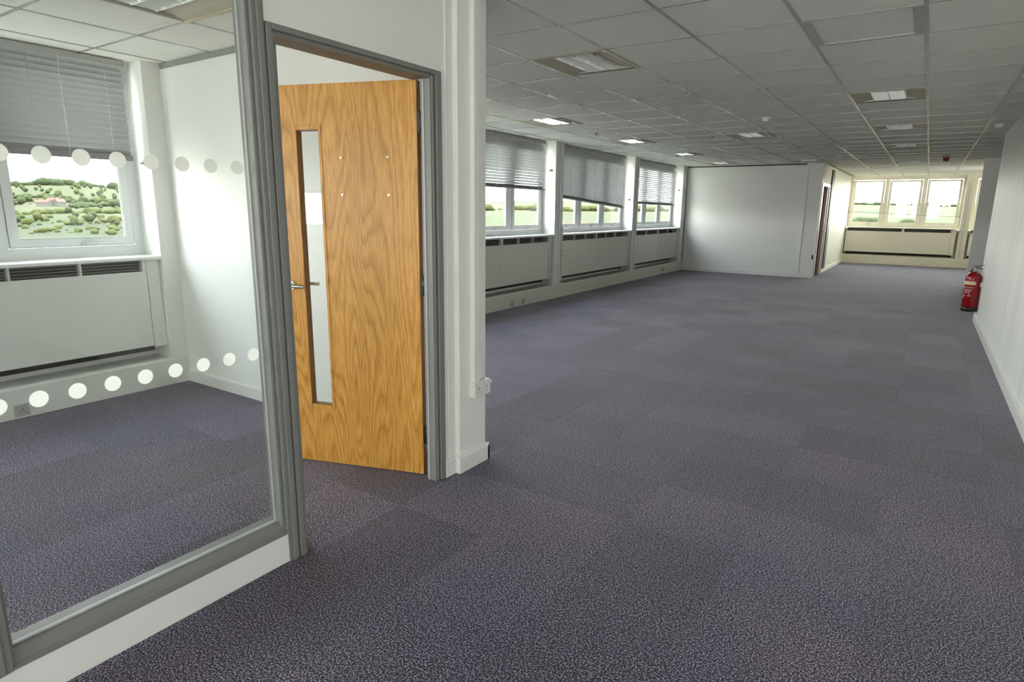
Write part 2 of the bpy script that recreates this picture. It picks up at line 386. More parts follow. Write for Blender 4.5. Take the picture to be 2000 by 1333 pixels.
# office end wall and its top channel
wo = struct('wall_office', B(-5.3, XP-.06, YO0, YO1, -.05, 2.69), 'wall', 'white end wall of the small glazed office', 'wall')
obj('top_channel', B(-5.04, -2.13, YO0-.012, YO0, 2.474, H), 'chan', wo)
so_ = obj('wall_socket_plate', B(-3.07, -2.98, YO0-.01, YO0, 1.13, 1.22, c=.003), 'socketd', wo)
# partition wall round the door
wc = MB(); wc.box(XP-.065, XP, 1.472, 2.55, 2.095, 2.69); wc.box(XP-.065, XP, 2.431, 2.55, -.05, 2.095); wc.box(XP-.1, XP, -.8, 1.472, 2.50, 2.69)
wc.box(XP-.1, XP, -3.3, -.75, -.05, 2.69)
wc = struct('wall_corridor', wc, 'wall', 'white partition wall over and beside the oak door', 'wall')
obj('cover_strip', B(XP, XP+.008, 2.47, 2.492, .105, H), 'gloss', wc)
obj('pillar', B(XP-.12, -2.02, 2.53, YO1, -.05, 2.69, c=.006), 'wall', wc)
# partition at the end of the open plan
wp = struct('wall_partition', B(-5.3, XP, YB, YB+.1, -.05, 2.69), 'wall', 'plain white partition across the end of the open plan', 'wall')
obj('top_channel', B(-5.05, -2.36, YB-.012, YB, 2.488, H), 'dark', wp)
obj('cover_strip', B(-2.375, -2.335, YB-.014, YB, 0, H), 'gloss', wp)
obj('corner_channel', B(-5.06, -5.035, YB-.012, YB, .22, H), 'greyl', wp)
obj('light_switch', B(-2.09, -2.055, YB-.012, YB, .42, .52, c=.003), 'black', wp)
# far corridor wall with a brown door
wf = MB(); D0, D1 = 15.50, 16.66
wf.box(XP-.1, XP, YB+.1, D0, -.05, 2.69); wf.box(XP-.1, XP, D1, 21.5, -.05, 2.69); wf.box(XP-.1, XP, D0, D1, 2.09, 2.69)
wf = struct('wall_passage', wf, 'cream', 'cream wall leading to the far windows', 'wall')
obj('dark_post', B(XP, XP+.035, 16.78, 17.12, .11, 2.45), mat('brown_grey_post', (.12, .10, .085), .5), wf)
wff = MB(); wff.box(-2.2, 2.4, YF+.252, YF+.5, -.25, 1.02); wff.box(-2.2, 2.4, YF+.19, YF+.5, 2.455, 2.69)
wff = struct('wall_far', wff, 'cream', 'cream wall below and above the far windows', 'wall')
obj('pillar', B(.74, .93, YF+.001, YF+.5, .245, 2.69, c=.004), 'cream', wff)
obj('pillar', B(-2.2, -2.04, YF+.001, YF+.5, .245, 2.69), 'cream', wff)
obj('slotted_upright', B(.80, .85, YF-.012, YF, .3, 2.3), 'rad', wff)

# baseboards -------------------------------------------------------------
def plinth(name, y0, y1, label):
    mb = MB().prof([(-5.31, 0), (XF, 0), (XF, .205), (XF-.004, .215), (XF-.016, .222), (-5.31, .222)], 'y', y0, y1)
    return struct(name, mb, 'radw' if y1 < 3 else 'rad', label, 'plinth')
plinth('baseboard_office', -3.3, YO0, 'white boxed plinth under the office window')
plinth('baseboard_left', YO1, YB, 'long cream boxed plinth under the open plan windows')
struct('baseboard_far', MB().prof([(YF, 0), (YF+.31, 0), (YF+.31, .25), (YF+.012, .25), (YF, .24)], 'x', -2.05, 2.3), 'cream', 'cream boxed plinth under the far windows', 'plinth')
def skirt(pts):  # (depth, z)
    return pts
sk = [(0, 0), (.018, 0), (.018, .085), (.012, .098), (0, .098)]
struct('baseboard_end', MB().prof([(YO0-d, z) for d, z in sk], 'x', XF, -2.15), 'gloss', 'white skirting along the small office end wall', 'skirting')
mb = MB(); mb.prof([(-2.02+d, z) for d, z in sk], 'y', 2.512, 2.793).prof([(XP+d, z) for d, z in sk], 'y', 2.433, 2.512).prof([(2.53-d, z) for d, z in sk], 'x', XP, -2.02)
mb.prof([(YO1+d, z) for d, z in sk], 'x', -2.3, -2.002)
struct('baseboard_column', mb, 'gloss', 'short white skirting around the column beside the oak door', 'skirting')
struct('baseboard_partition', MB().prof([(YB-d, z*.95) for d, z in sk], 'x', XF, XP), 'gloss', 'white skirting along the far plain partition', 'skirting')
mb = MB()
for y0, y1 in ((2.6, 8.35), (8.36, 10.65)):
    e = .003 if y0 > 0 else 0
    v = [(xr(y)-d-(e if d else 0), y, z) for y in (y0, y1) for d, z in sk]
    mb.add(v, [(0, 1, 2, 3, 4), (9, 8, 7, 6, 5)] + [(i, (i+1) % 5, 5+(i+1) % 5, 5+i) for i in range(5)])
struct('baseboard_right', mb, 'gloss', 'white skirting along the scuffed right wall', 'skirting')
mb = MB().prof([(XP+d, z) for d, z in sk], 'y', YB+.1, 15.5).prof([(XP+d, z) for d, z in sk], 'y', 16.75, YF)
struct('baseboard_passage', mb, 'cream', 'cream skirting along the passage to the far windows', 'skirting')

# windows ----------------------------------------------------------------
def window(name, L, loc, rz, label, sill=True, paint='upvc', n=3):
    fr = MB()
    z0, z1, d0, d1 = 1.055, 2.46, .245, .268
    fr.box(0, .07, d0, d1, z0, z1).box(L-.07, L, d0, d1, z0, z1).box(.07, L-.07, d0, d1, z0, 1.143).box(.07, L-.07, d0, d1, 2.40, z1)
    w = tag(obj(name, fr, paint, None, loc, rz), label, 'window', kind='structure')
    mul = .105; slot = (L-.14-(n-1)*mul)/n
    sash = bar = pane = hd = None
    for i in range(n):
        u0 = .07+i*(slot+mul); u1 = u0+slot
        if i < n-1: obj('mullion', B(u1, u1+mul, d0-.005, d1, 1.143, 2.40, c=.003), paint, w)
        e = .008; q = .058
        sm = MB().box(u0+e, u0+e+q, d0-.012, d1-.004, 1.15, 2.392).box(u1-e-q, u1-e, d0-.012, d1-.004, 1.15, 2.392)
        sm.box(u0+e+q, u1-e-q, d0-.012, d1-.004, 1.15, 1.204).box(u0+e+q, u1-e-q, d0-.012, d1-.004, 2.338, 2.392)
        s = obj('sash', sm, paint, w)
        obj('sash_shadow', MB().box(u0+.002, u0+e, d0-.003, d0, 1.15, 2.39).box(u1-e, u1-.002, d0-.003, d0, 1.15, 2.39).box(u0+e, u1-e, d0-.003, d0, 1.144, 1.15), 'rail' if paint == 'upvc' else paint, s)  # dark strips standing for the shadow line around the sash
        obj('glass_pane', B(u0+e+q-.004, u1-e-q+.004, .250, .255, 1.20, 2.342), 'glass', s)
        c = (u0+u1)/2 + .06
        obj('gasket', MB().box(u0+e+q, u1-e-q, d0-.006, d0-.002, 1.204, 1.208).box(u1-e-q-.004, u1-e-q, d0-.006, d0-.002, 1.208, 2.338), 'rail' if paint == 'upvc' else paint, s)
        obj('handle', MB().box(c-.035, c+.01, d0-.03, d0-.012, 1.150, 1.168, c=.003).box(c-.012, c+.075, d0-.044, d0-.03, 1.155, 1.165, c=.003), 'metal', s)
    if sill: obj('sill', MB().prof([(-.018, 1.034), (.245, 1.034), (.245, 1.062), (-.010, 1.060), (-.016, 1.056), (-.018, 1.048)], 'x', 0, L), 'gloss' if paint == 'upvc' else paint, w)
    return w
RL = R(90)
wlabels = ['white window of the open space behind the viewer', 'white framed office window with green hillside view', 'white framed window hidden behind the office', 'white framed window right beside the column edge, two panes showing',
           'middle white framed window of the open plan under the slanting blind', 'white framed window nearest the plain partition']
for k, (y0, y1) in enumerate(bays):
    window('window_%d' % (k+1), y1-y0, (XF, y0, 0), RL, wlabels[k])
    portal((-5.45, (y0+y1)/2, 1.75), (0, R(-90), 0), 1.4, y1-y0)
window('window_7', 2.78, (-2.04, YF, 0), 0, 'far cream framed window of three panes at the end of the passage', paint='cream')
window('window_8', 1.37, (.93, YF, 0), 0, 'far cream window sliver beside the stub wall', paint='cream', n=1)
window('window_10', 2.57, (.62, -3.3, 0), math.pi, 'white window behind the viewer')
portal((-.66, -3.62, 1.75), (R(90), 0, 0), 2.57, 1.4)
window('window_12', 2.70, (-2.25, -3.3, 0), math.pi, 'second white window behind the viewer', n=2)
portal((-3.6, -3.62, 1.75), (R(90), 0, 0), 2.7, 1.4)
window('window_13', 2.75, (4.2, -.35, 0), R(-90), 'unseen white window added right of the viewer for daylight')  # unseen window added to bring more daylight to the near area
portal((4.52, -1.72, 1.75), (0, R(90), 0), 1.4, 2.75)
portal((-.65, YF+.4, 1.75), (R(-90), 0, 0), 2.8, 1.4); portal((1.6, YF+.4, 1.75), (R(-90), 0, 0), 1.4, 1.4)
window('window_11', 1.3, (2.3, 18.5, 0), R(-90), 'unseen cream window added in the far bay side wall for daylight', paint='cream', n=1)  # unseen window added to brighten and warm the far bay
portal((2.63, 17.85, 1.75), (0, R(90), 0), 1.4, 1.3)
cb = thing('strung_cord', 'thin dark cord strung across the far cream window', 'cord', (-2.02, YF+.2, 1.49))
obj('cord', MB().tube([(0, 0, 0), (.9, 0, -.035), (1.8, 0, -.075), (2.72, 0, -.115)], .006, 6), 'rail', cb)
obj('hook', B(-.015, .01, -.01, .03, -.015, .015, c=.002), 'rail', cb); obj('hook', B(2.71, 2.735, -.01, .03, -.13, -.1, c=.002), 'rail', cb)

# radiator covers --------------------------------------------------------
def radiator(L, loc, rz, label, m, divs, group='radiator covers under the windows', z0=.338, zoff=0):
    t = thing('radiator_cover', label, 'radiator', loc, rz, group)
    e = .105
    obj('front_panel', B(.004, L-e, .042, .056, z0, .942, c=.003), m, t)
    if L > 2.6: obj('panel_joint', B(L*.5-.002, L*.5+.002, .0408, .043, z0+.002, .94), m, t)
    obj('end_strip', B(L-e+.003, L-.003, .036, .058, z0-.01, 1.03, c=.002), m, t)
    obj('heater_core_shade', MB().box(.03, L-.03, .10, .25, z0+.02, .93).box(.03, L-.03, .20, .25, .268, 1.03), 'dark', t)  # heater core, plus a dark back sheet for the shade below the panel
    g = MB()
    for k in range(4): g.box(.004, L-e, .052, .075, .953+k*.022, .957+k*.022)
    gr = obj('vent_grille', g, 'bar', t)
    for u, w in divs: obj('grille_divider', B(u-w/2, u+w/2, .044, .09, .942, 1.034), m, gr)
    obj('screw', MB().tube([(L-.2, .044, .42), (L-.2, .038, .42)], .006, 8), 'screw', t)
    return t
def divset(L, s): return [(u, .016 if k % 2 else .03) for k, u in enumerate(s)]
y0, y1 = bays[1]; radiator(y1-y0, (XF, y0, 0), RL, 'white radiator cover with slim louvred vent seen through the glass partition', 'radw', [(.9, .012), (1.35, .012), (1.86, .012), (2.29, .012), (2.735, .035)])
y0, y1 = bays[3]; radiator(y1-y0, (XF, y0, 0), RL, 'cream radiator cover next to the column edge in the open plan', 'rad', [(.6, .016), (1.0, .016), (1.41, .055), (1.86, .016), (2.27, .016), (2.735, .02)])
y0, y1 = bays[4]; radiator(y1-y0, (XF, y0, 0), RL, 'middle cream radiator cover between two pillars under the slanting blind', 'rad', [(.55, .016), (.98, .016), (1.4, .045), (1.83, .016), (2.25, .016), (2.82, .02)])
y0, y1 = bays[5]; radiator(y1-y0, (XF, y0, 0), RL, 'cream radiator cover nearest the plain partition in the corner', 'rad', [(.7, .016), (1.4, .05), (2.05, .016), (2.63, .02)])
radiator(2.70, (-2.02, YF, 0), 0, 'long cream radiator cover under the far windows', 'cream', [(1.45, .06), (2.58, .02)])
radiator(1.2, (.98, YF, 0), 0, 'short cream radiator cover past the far pillar', 'cream', [(.6, .02)])

# blinds -----------------------------------------------------------------
def blind(y0, y1, top, botl, botr, tilt, label, beads=None, rh=.013, at=None, pitch=.0405):
    L = y1-y0; d = .14
    loc, rz = at or ((XF, y0, 0), RL)
    t = thing('venetian_blind', label, 'blind', loc, rz, 'venetian blinds on the window wall')
    obj('headrail', B(.01, L-.01, d-.024, d+.024, top-.04, top, c=.002), 'slat', t)
    hw = .025
    sec = [(-hw, 0), (-hw*.4, .0045), (hw*.4, .0045), (hw, 0)]
    n = int((top-.04-max(botl, botr))/pitch)
    n = int((top-.05-min(botl, botr))/pitch)
    v = []
    for u in (0, L-.04):
        for a, b in sec: v.append((u, a*math.cos(tilt)-b*math.sin(tilt), a*math.sin(tilt)+b*math.cos(tilt)))
    sl = MB().add(v, [(k, k+1, 5+k, 4+k) for k in range(3)], True).mesh('slat', 'slat')
    pl, pr = (top-.06-botl-.02-rh*.5)/(n-1), (top-.06-botr-.02-rh*.5)/(n-1)
    for i in range(n):
        o = link('slat', sl, t, (.02, d, top-.06-i*pl)); o.rotation_euler = (0, math.atan2((pr-pl)*i, L-.04), 0)
    a = math.atan2(botl-botr, L)
    r = obj('bottom_rail', B(.0, L-.04, -.026, .026, -rh, rh, c=.003), 'rail', t, (.02, d, botl)); r.rotation_euler = (0, a, 0)
    for u in (.16, .5, .84):
        zb = botl+(botr-botl)*u
        obj('ladder_cord', MB().tube([(L*u, d-.027, top-.03), (L*u, d-.027, zb)], .0026, 5), 'cord', t)
    if beads:
        mb = MB()
        for k in range(26): mb.lathe([(.0005, -.0035), (.0032, 0), (.0005, .0035)], 6, beads, d-.02)  if False else mb.box(beads-.004, beads+.004, d-.04, d-.034, top-.09-k*.024-.008, top-.09-k*.024)
        obj('bead_chain', mb, 'cord', t)
        obj('pull_cord', MB().tube([(beads-.48, d-.034, top-.04), (beads-.48, d-.034, top-.40)], .002, 5), 'slat', t)
    return t
blind(-.3, 2.50, 2.505, 1.805, 1.805, R(-60), 'silver venetian blind almost closed in the small office', beads=2.64, rh=.021)
blind(6.02, 8.73, 2.505, 1.775, 1.765, R(-47), 'silver venetian blind hanging level beside the column edge')
blind(9.14, 11.88, 2.505, 1.665, 1.505, R(-52), 'silver venetian blind hanging askew, lower at its right end')
blind(12.33, 14.87, 2.505, 1.61, 1.59, R(-40), 'silver venetian blind with open slats nearest the plain partition')
blind(0, 2.66, 2.505, 1.66, 1.66, R(-50), 'silver venetian blind at the unseen end of the office, mirrored in the door glass', at=((-2.27, -3.3, 0), math.pi))
for y, z, r, lab in ((2.55, 1.77, .022, 'round steel cord cleat on the office window reveal'), (8.85, 2.07, .028, 'round black cord cleat on the pillar reveal nearest the column'), (12.06, 1.67, .024, 'round cord cleat below the askew blind end'), (15.06, 1.95, .024, 'round cord cleat on the reveal next to the plain partition')):
    t = thing('cord_cleat', lab, 'cleat', (XF-.09, y, z), 0, 'cord cleats on the window reveals')
    obj('disc', MB().tube([(0, 0, 0), (0, -.014, 0)], r, 16), 'metal' if y < 3 else 'rail', t)
    obj('stud', MB().tube([(0, -.014, 0), (0, -.04, 0)], .009, 10), 'metal' if y < 3 else 'black', t)
t = thing('slotted_upright', 'slotted shelf upright fixed low on the pillar between the bays', 'shelf upright', (XF, 9.07, .235))
obj('channel', B(.0, .014, .01, .045, 0, .95), 'rad', t)
for k in range(9): obj('slot', B(.014, .017, .018, .036, .03+k*.085, .055+k*.085), 'cord' if k < 5 else 'bar', t)

# sockets on the plinths and the column -----------------------------------
def socket(loc, rz, label, w=.146, h=.086, d=.012, m='socket'):
    t = thing('wall_socket', label, 'socket', loc, rz, 'electrical sockets')
    obj('back_box', B(-w/2, w/2, 0, d, -h/2, h/2, c=.003), m, t)
    fp = obj('face_plate', B(-w/2+.001, w/2-.001, d, d+.007, -h/2+.001, h/2-.001, c=.003), m, t)
    n = 2 if w > .1 else 1
    for k in range(n):
        cx = (-.036, .036)[k] if n == 2 else 0
        p = obj('pin_hole', B(cx-.003, cx+.003, d+.0065, d+.0075, 0, .012), 'black', fp)
        obj('pin_hole', B(cx-.014, cx-.008, d+.0065, d+.0075, -.016, -.012), 'black', fp); obj('pin_hole', B(cx+.008, cx+.014, d+.0065, d+.0075, -.016, -.012), 'black', fp)
        obj('rocker_switch', B(cx-.02+.026*(k*2-1), cx-.01+.026*(k*2-1), d+.006, d+.01, .016, .032, c=.001), 'socket', fp)
    return t
RS = R(-90)   # +Y of the socket turns to face +X
socket((-2.02, 2.691, .462), RS, 'white double socket box under the trunking on the column', d=.036)
socket((XF, 1.50, .056), RS, 'grey single socket on the office plinth behind the glass dots', w=.088, d=.004, m='socketd')
socket((XF, 7.63, .066), RS, 'small grey socket on the long plinth, nearer the column', w=.088, d=.004, m='socketd')
socket((XF, 7.93, .066), RS, 'small grey socket on the long plinth, the second from the column', w=.088, d=.004, m='socketd')
socket((XF, 14.0, .116), RS, 'small grey socket on the long plinth near the partition corner', w=.146, d=.004, m='socketd')
t = thing('cable_trunking', 'slim white cable trunking running up the column from the socket', 'trunking', (-2.02, 2.655, .505))
obj('channel', B(0, .024, -.02, .02, 0, 2.004), 'gloss', t); obj('lid', B(.024, .028, -.022, .022, 0, 2.004, c=.001), 'gloss', t)

# glazed office front ----------------------------------------------------
gz = MB()
gz.box(XP-.105, XP+.005, 1.425, 1.472, 0, H)          # post by the door
gz = tag(obj('window_9', gz, 'grey'), 'large grey framed glass panel of the small office with white dots', 'glazed panel', kind='structure')
def strip(n, m, *a, **k): return obj(n, B(*a, **k), m, gz)
strip('post', 'grey', XP-.105, XP+.005, .43, .488, .125, H)
strip('post_rib', 'grey', XP+.005, XP+.012, .448, .470, .127, H, c=.003)
strip('post_rib', 'grey', XP+.005, XP+.014, 1.440, 1.463, .0, H, c=.003)
strip('bead', 'grey', XP-.075, XP-.012, 1.408, 1.425, .16, H, c=.004)
strip('bead', 'grey', XP-.075, XP-.012, .488, .500, .16, H, c=.004)
strip('gasket', 'greyl', XP-.055, XP-.047, 1.402, 1.408, .178, H)
strip('gasket', 'greyl', XP-.055, XP-.047, .500, .504, .178, H)
obj('bottom_rail', MB().prof([(XP-.105, .125), (XP+.002, .125), (XP+.002, .134), (XP-.012, .140), (XP-.016, .158), (XP-.03, .178), (XP-.105, .178)], 'y', .488, 1.425), 'grey', gz)
strip('gasket', 'greyl', XP-.055, XP-.040, .500, 1.408, .178, .184)
strip('kick_panel', 'gloss', XP-.1, XP, -.75, 1.5, 0, .125, c=.002)
strip('kick_panel_end', 'grey', XP-.1, XP-.004, 1.472, 1.53, 0, .06)
strip('glass_pane', 'pglass', XP-.062, XP-.055, .500, 1.408, .18, 2.5)
strip('glass_pane', 'pglass', XP-.062, XP-.055, -.75, .43, .125, 2.5)
strip('post', 'grey', XP-.105, XP+.005, -.80, -.75, 0, H)
dm = MB().add([(0, .0245*math.cos(k*math.pi/14), .0245*math.sin(k*math.pi/14)) for k in range(28)], [tuple(range(28))]).mesh('dot', 'frost')
for k in range(8): link('dot', dm, gz, (XP-.0545, .662+k*.1, 1.59))
for k in range(9): link('dot', dm, gz, (XP-.0545, .568+k*.1, .895))

# oak door ---------------------------------------------------------------
fr = MB()
def jamb(mb, y0, y1): mb.box(XP-.115, XP-.002, y0, y1, 0, 2.06)
fr.box(XP-.065, XP-.004, 1.472, 1.522, 0, 2.095).box(XP-.065, XP-.004, 2.366, 2.431, 0, 2.095).box(XP-.11, XP-.004, 1.522, 2.366, 2.06, 2.095)
fr.box(XP-.004, XP+.012, 1.474, 1.498, 0, 2.098, c=.003).box(XP-.004, XP+.012, 2.395, 2.434, 0, 2.098, c=.003).box(XP-.004, XP+.012, 1.498, 2.395, 2.076, 2.098, c=.003)
fr.box(XP-.004, XP+.003, 1.503, 1.515, 0, 2.07, c=.002).box(XP-.004, XP+.003, 2.372, 2.386, 0, 2.07, c=.002)
dr = tag(obj('door_1', fr, 'grey'), 'oak veneer door standing ajar in a grey metal frame', 'door', kind='structure')
obj('door_stop', MB().box(XP-.052, XP-.042, 2.361, 2.366, 0, 2.06), 'greyl', dr)
ang = R(71.3); dv = (-math.sin(ang), -math.cos(ang))
HX, HY = -2.163, 2.387
lf = MB(); x0, x1, z0, z1 = .538, .688, .335, 1.862; LW = .822
lf.box(0, x0, -.044, 0, .006, 2.068).box(x1, LW, -.044, 0, .006, 2.068).box(x0, x1, -.044, 0, z1, 2.068).box(x0, x1, -.044, 0, .006, z0)
leaf = obj('door_leaf', lf, 'oak', dr, (HX, HY, 0), math.atan2(dv[1], dv[0])); leaf['label'] = 'oak veneer leaf with a tall narrow vision panel'
fb = MB(); q = .012
for (a0, a1, b0, b1) in ((x0, x0+q, z0, z1), (x1-q, x1, z0, z1), (x0+q, x1-q, z0, z0+q*1.6), (x0+q, x1-q, z1-q*1.6, z1)):
    fb.box(a0, a1, -.043, -.001, b0, b1)
vp = obj('vision_frame', fb, 'oak_shade', leaf)
fb = MB()
for (a0, a1, b0, b1) in ((x0-.006, x0+.010, z0-.006, z1+.006), (x1-.010, x1+.006, z0-.006, z1+.006), (x0+.01, x1-.01, z0-.006, z0+.016), (x0+.01, x1-.01, z1-.016, z1+.006)):
    fb.box(a0, a1, -.004, .004, b0, b1, c=.0015)
obj('vision_bead', fb, 'oak', leaf)
obj('vision_glass', B(x0+q-.002, x1-q+.002, -.025, -.019, z0+q, z1-q), 'pglass', leaf)
obj('hinge_edge', MB().box(-.003, .0, -.044, -.001, .006, 2.068), 'oak_shade', leaf)
for s, y in ((1, 0), (-1, -.044)):
    h = MB(); h.tube([(.765, y, 1.03), (.765, y+s*.008, 1.03)], .026, 18); h.tube([(.765, y+s*.008, 1.03), (.765, y+s*.05, 1.03)], .0095, 12)
    h.tube([(.769, y+s*.05, 1.03), (.74, y+s*.052, 1.03), (.69, y+s*.052, 1.03), (.655, y+s*.050, 1.03)], .0095, 12)
    ho = obj('lever_handle', h, 'metal', leaf); ho['label'] = 'polished steel lever handle'
for x in (.424, .160):
    for z in (1.705, 1.518): obj('sign_fixing', MB().tube([(x, 0, z), (x, .004, z)], .0065, 12), 'screw', leaf)
for z in (1.87, 1.06, .235):
    hg = MB().box(-.004, .0, -.036, -.004, z-.05, z+.05); hg.box(-.044, -.003, -.010, -.004, z-.05, z+.05); hg.tube([(-.024, .0, z-.052), (-.024, .0, z+.052)], .0075, 10)
    obj('hinge', hg, 'hinge', leaf)

# brown far door
fd = MB(); fd.box(XP-.1, XP+.015, D0-.06, D0+.04, 0, 2.10).box(XP-.1, XP+.015, D1-.04, D1+.06, 0, 2.10).box(XP-.1, XP+.015, D0+.04, D1-.04, 2.04, 2.10)
d2 = tag(obj('door_2', fd, 'gloss'), 'dark brown door in a white frame past the plain partition', 'door', kind='structure')
obj('door_leaf', B(XP-.03, XP+.012, 15.86, 16.30, .008, 2.035, c=.002), 'brown', d2)
obj('side_panel', MB().box(XP-.05, XP-.01, D0+.04, 15.85, 0, 2.04).box(XP-.05, XP-.01, 16.31, D1-.04, 0, 2.04), 'gloss', d2)
obj('lever_handle', MB().tube([(XP+.012, 16.25, 1.02), (XP+.055, 16.25, 1.02), (XP+.057, 16.13, 1.02)], .009, 8), 'metal', d2)

# ceiling lights -----------------------------------------------------------
def light_fitting(loc, rz, label, a=.288, b=.305):
    t = thing('ceiling_light', label, 'ceiling light', loc, rz, 'square louvred ceiling lights')
    c = .137
    rim = MB().box(-a-.004, -a+.008, -b, b, -.004, .006).box(a-.008, a+.006, -b, b, -.012, .006).box(-a, a, -b-.003, -b+.008, -.003, .006).box(-a, a, b-.008, b+.003, -.003, .006)
    obj('rim', rim, 'beige', t)
    for s in (-1, 1):
        w = MB().prof([(s*(a-.008), .0), (s*c, .026), (s*c, .032), (s*(a-.008), .006)], 'y', -b+.008, b-.008)
        o = obj('wing', w, 'beige', t)
    for s in (-1, 1): obj('end_plate', B(-a+.008, a-.008, s*(b-.008), s*(b-.002), 0, .14), 'gloss', t)
    rf = MB().box(-c-.01, c+.01, -b+.01, b-.01, .135, .14).box(-c-.012, -c-.006, -b+.01, b-.01, .05, .135).box(c+.006, c+.012, -b+.01, b-.01, .05, .135)
    obj('reflector', rf, 'reflector', t)
    for x in (-.068, .068):
        obj('tube', MB().tube([(x, -b+.02, .105), (x, b-.02, .105)], .013, 10), 'reflector', t)
    lv = MB()
    for x in (-c+.002, -.003, c-.008): lv.box(x, x+.006, -b+.01, b-.01, .006, .05)
    for k in range(13):
        y = -b+.03+k*(2*b-.06)/12; lv.add([(-c, y-.008, .045), (c, y-.008, .045), (c, y+.008, .045), (-c, y+.008, .045), (-c, y, .008), (c, y, .008)], [(0, 1, 5, 4), (3, 4, 5, 2), (0, 3, 2, 1)])
    obj('louvre', lv, 'louvre', t)
    return t
llab = {(-2.25, 0): 'beige winged louvre ceiling light nearest the column top', (-4.05, 4): 'louvre ceiling light over the first blind beside the column', (-4.05, 8): 'louvre ceiling light over the askew blind',
        (-4.05, 12): 'louvre ceiling light over the open slatted blind', (-4.05, 16): 'louvre ceiling light close to the plain partition corner', (-2.25, 8): 'louvre ceiling light just past the white smoke detector',
        (-2.25, 16): 'louvre ceiling light over the free end of the plain partition', (-.45, 4): 'louvre ceiling light, nearest of the aisle row of three', (-.45, 8): 'louvre ceiling light, middle of the aisle row of three',
        (-.45, 12): 'louvre ceiling light, last of the aisle row of three'}
for x, k in main_lights: light_fitting((x, 4.04+TY*(k+.5), 2.511), 0, llab[(x, k)])
light_fitting((-3.48, 2.2-TY/2, 2.511), R(90), 'louvre ceiling light with beige wing inside the small office', .305, .30)
for (x, y, lab, r) in ((-1.69, 7.75, 'round white smoke detector between the ceiling lights', .05), (.56, 9.6, 'round white smoke detector by the top of the scuffed wall', .05)):
    t = thing('smoke_detector', lab, 'smoke detector', (x, y, 2.511), 0, 'smoke detectors')
    obj('base', MB().lathe([(r, -.014), (r, 0)], 24), 'gloss', t); obj('head', MB().lathe([(r*.45, -.045), (r*.72, -.036), (r*.8, -.014)], 24), 'gloss', t)
for (x, y, lab) in ((-4.05, 8.2, 'small metal sprinkler head in the ceiling between two window lights'), (-2.72, 9.2, 'small metal sprinkler head left of the light past the smoke detector')):
    t = thing('sprinkler_head', lab, 'sprinkler', (x, y, 2.511), 0, 'sprinkler heads'); obj('plate', MB().lathe([(.03, -.006), (.036, 0)], 18), 'rail', t); obj('nozzle', MB().lathe([(.012, -.03), (.008, -.006)], 12), 'rail', t)
t = thing('alarm_beacon', 'small red fire alarm beacon on the ceiling before the far windows', 'alarm', (.13, 14.6, 2.511))
obj('base', B(-.055, .055, -.05, .05, -.03, 0, c=.004), 'red', t); obj('lens', MB().lathe([(.03, -.085), (.045, -.075), (.048, -.03)], 18), 'red', t)

# fire extinguisher --------------------------------------------------------
t = thing('fire_extinguisher', 'red fire extinguisher with cream band hung at the end of the scuffed wall', 'fire extinguisher', (.612, 10.42, .155), R(-20))
obj('cylinder', MB().lathe([(.086, .05), (.092, .056), (.092, .455), (.088, .48), (.074, .505), (.05, .524), (.026, .532), (.024, .545)], 32), 'red', t)
obj('base_skirt', MB().lathe([(.084, 0), (.0935, .003), (.0935, .058), (.09, .06)], 32), 'black', t)
def wrap(a0, a1, z0, z1, r=.0928, n=10):
    v = []; 
    for k in range(n+1):
        a = a0+(a1-a0)*k/n
        for z in (z0, z1): v.append((r*math.cos(a), r*math.sin(a), z))
    w2 = [(x*1.004, y*1.004, z) for x, y, z in v]; m = len(v)
    f = [(2*k, 2*k+2, 2*k+3, 2*k+1) for k in range(n)] + [(m+2*k, m+2*k+1, m+2*k+3, m+2*k+2) for k in range(n)]
    f += [(2*k, m+2*k, m+2*k+2, 2*k+2) for k in range(n)] + [(2*k+1, 2*k+3, m+2*k+3, m+2*k+1) for k in range(n)]
    return MB().add(v+w2, f)
obj('cream_band', wrap(R(-165), R(-52), .365, .412), 'label', t)
pr = wrap(R(-165), R(-60), .325, .333)
for z, a, b in ((.295, -140, -70), (.275, -130, -75), (.255, -140, -82), (.21, -150, -118), (.21, -100, -74), (.228, -135, -120), (.228, -96, -80), (.185, -160, -125)):
    w = wrap(R(a), R(b), z, z+.009); pr.add(w.v, w.f)
obj('label_print', pr, 'print', t)
obj('valve', MB().lathe([(.026, .54), (.026, .56), (.017, .565), (.017, .60), (.02, .602)], 18), 'metal', t)
obj('carry_handle', MB().prof([(-.02, .588), (.035, .592), (.085, .575), (.088, .582), (.036, .602), (-.02, .600)], 'y', -.012, .012), 'black', t)
obj('squeeze_lever', MB().prof([(-.022, .604), (.03, .612), (.092, .63), (.092, .638), (.028, .622), (-.022, .614)], 'y', -.012, .012), 'black', t)
obj('hose', MB().tube([(-.01, .02, .575), (-.04, .045, .568), (-.066, .07, .53), (-.076, .082, .47), (-.076, .08, .36), (-.074, .078, .20)], .011, 10), 'black', t)
obj('wall_bracket', MB().box(.088, .115, -.02, .02, .34, .40).box(.11, .12, -.025, .025, .30, .44), 'metal', t)

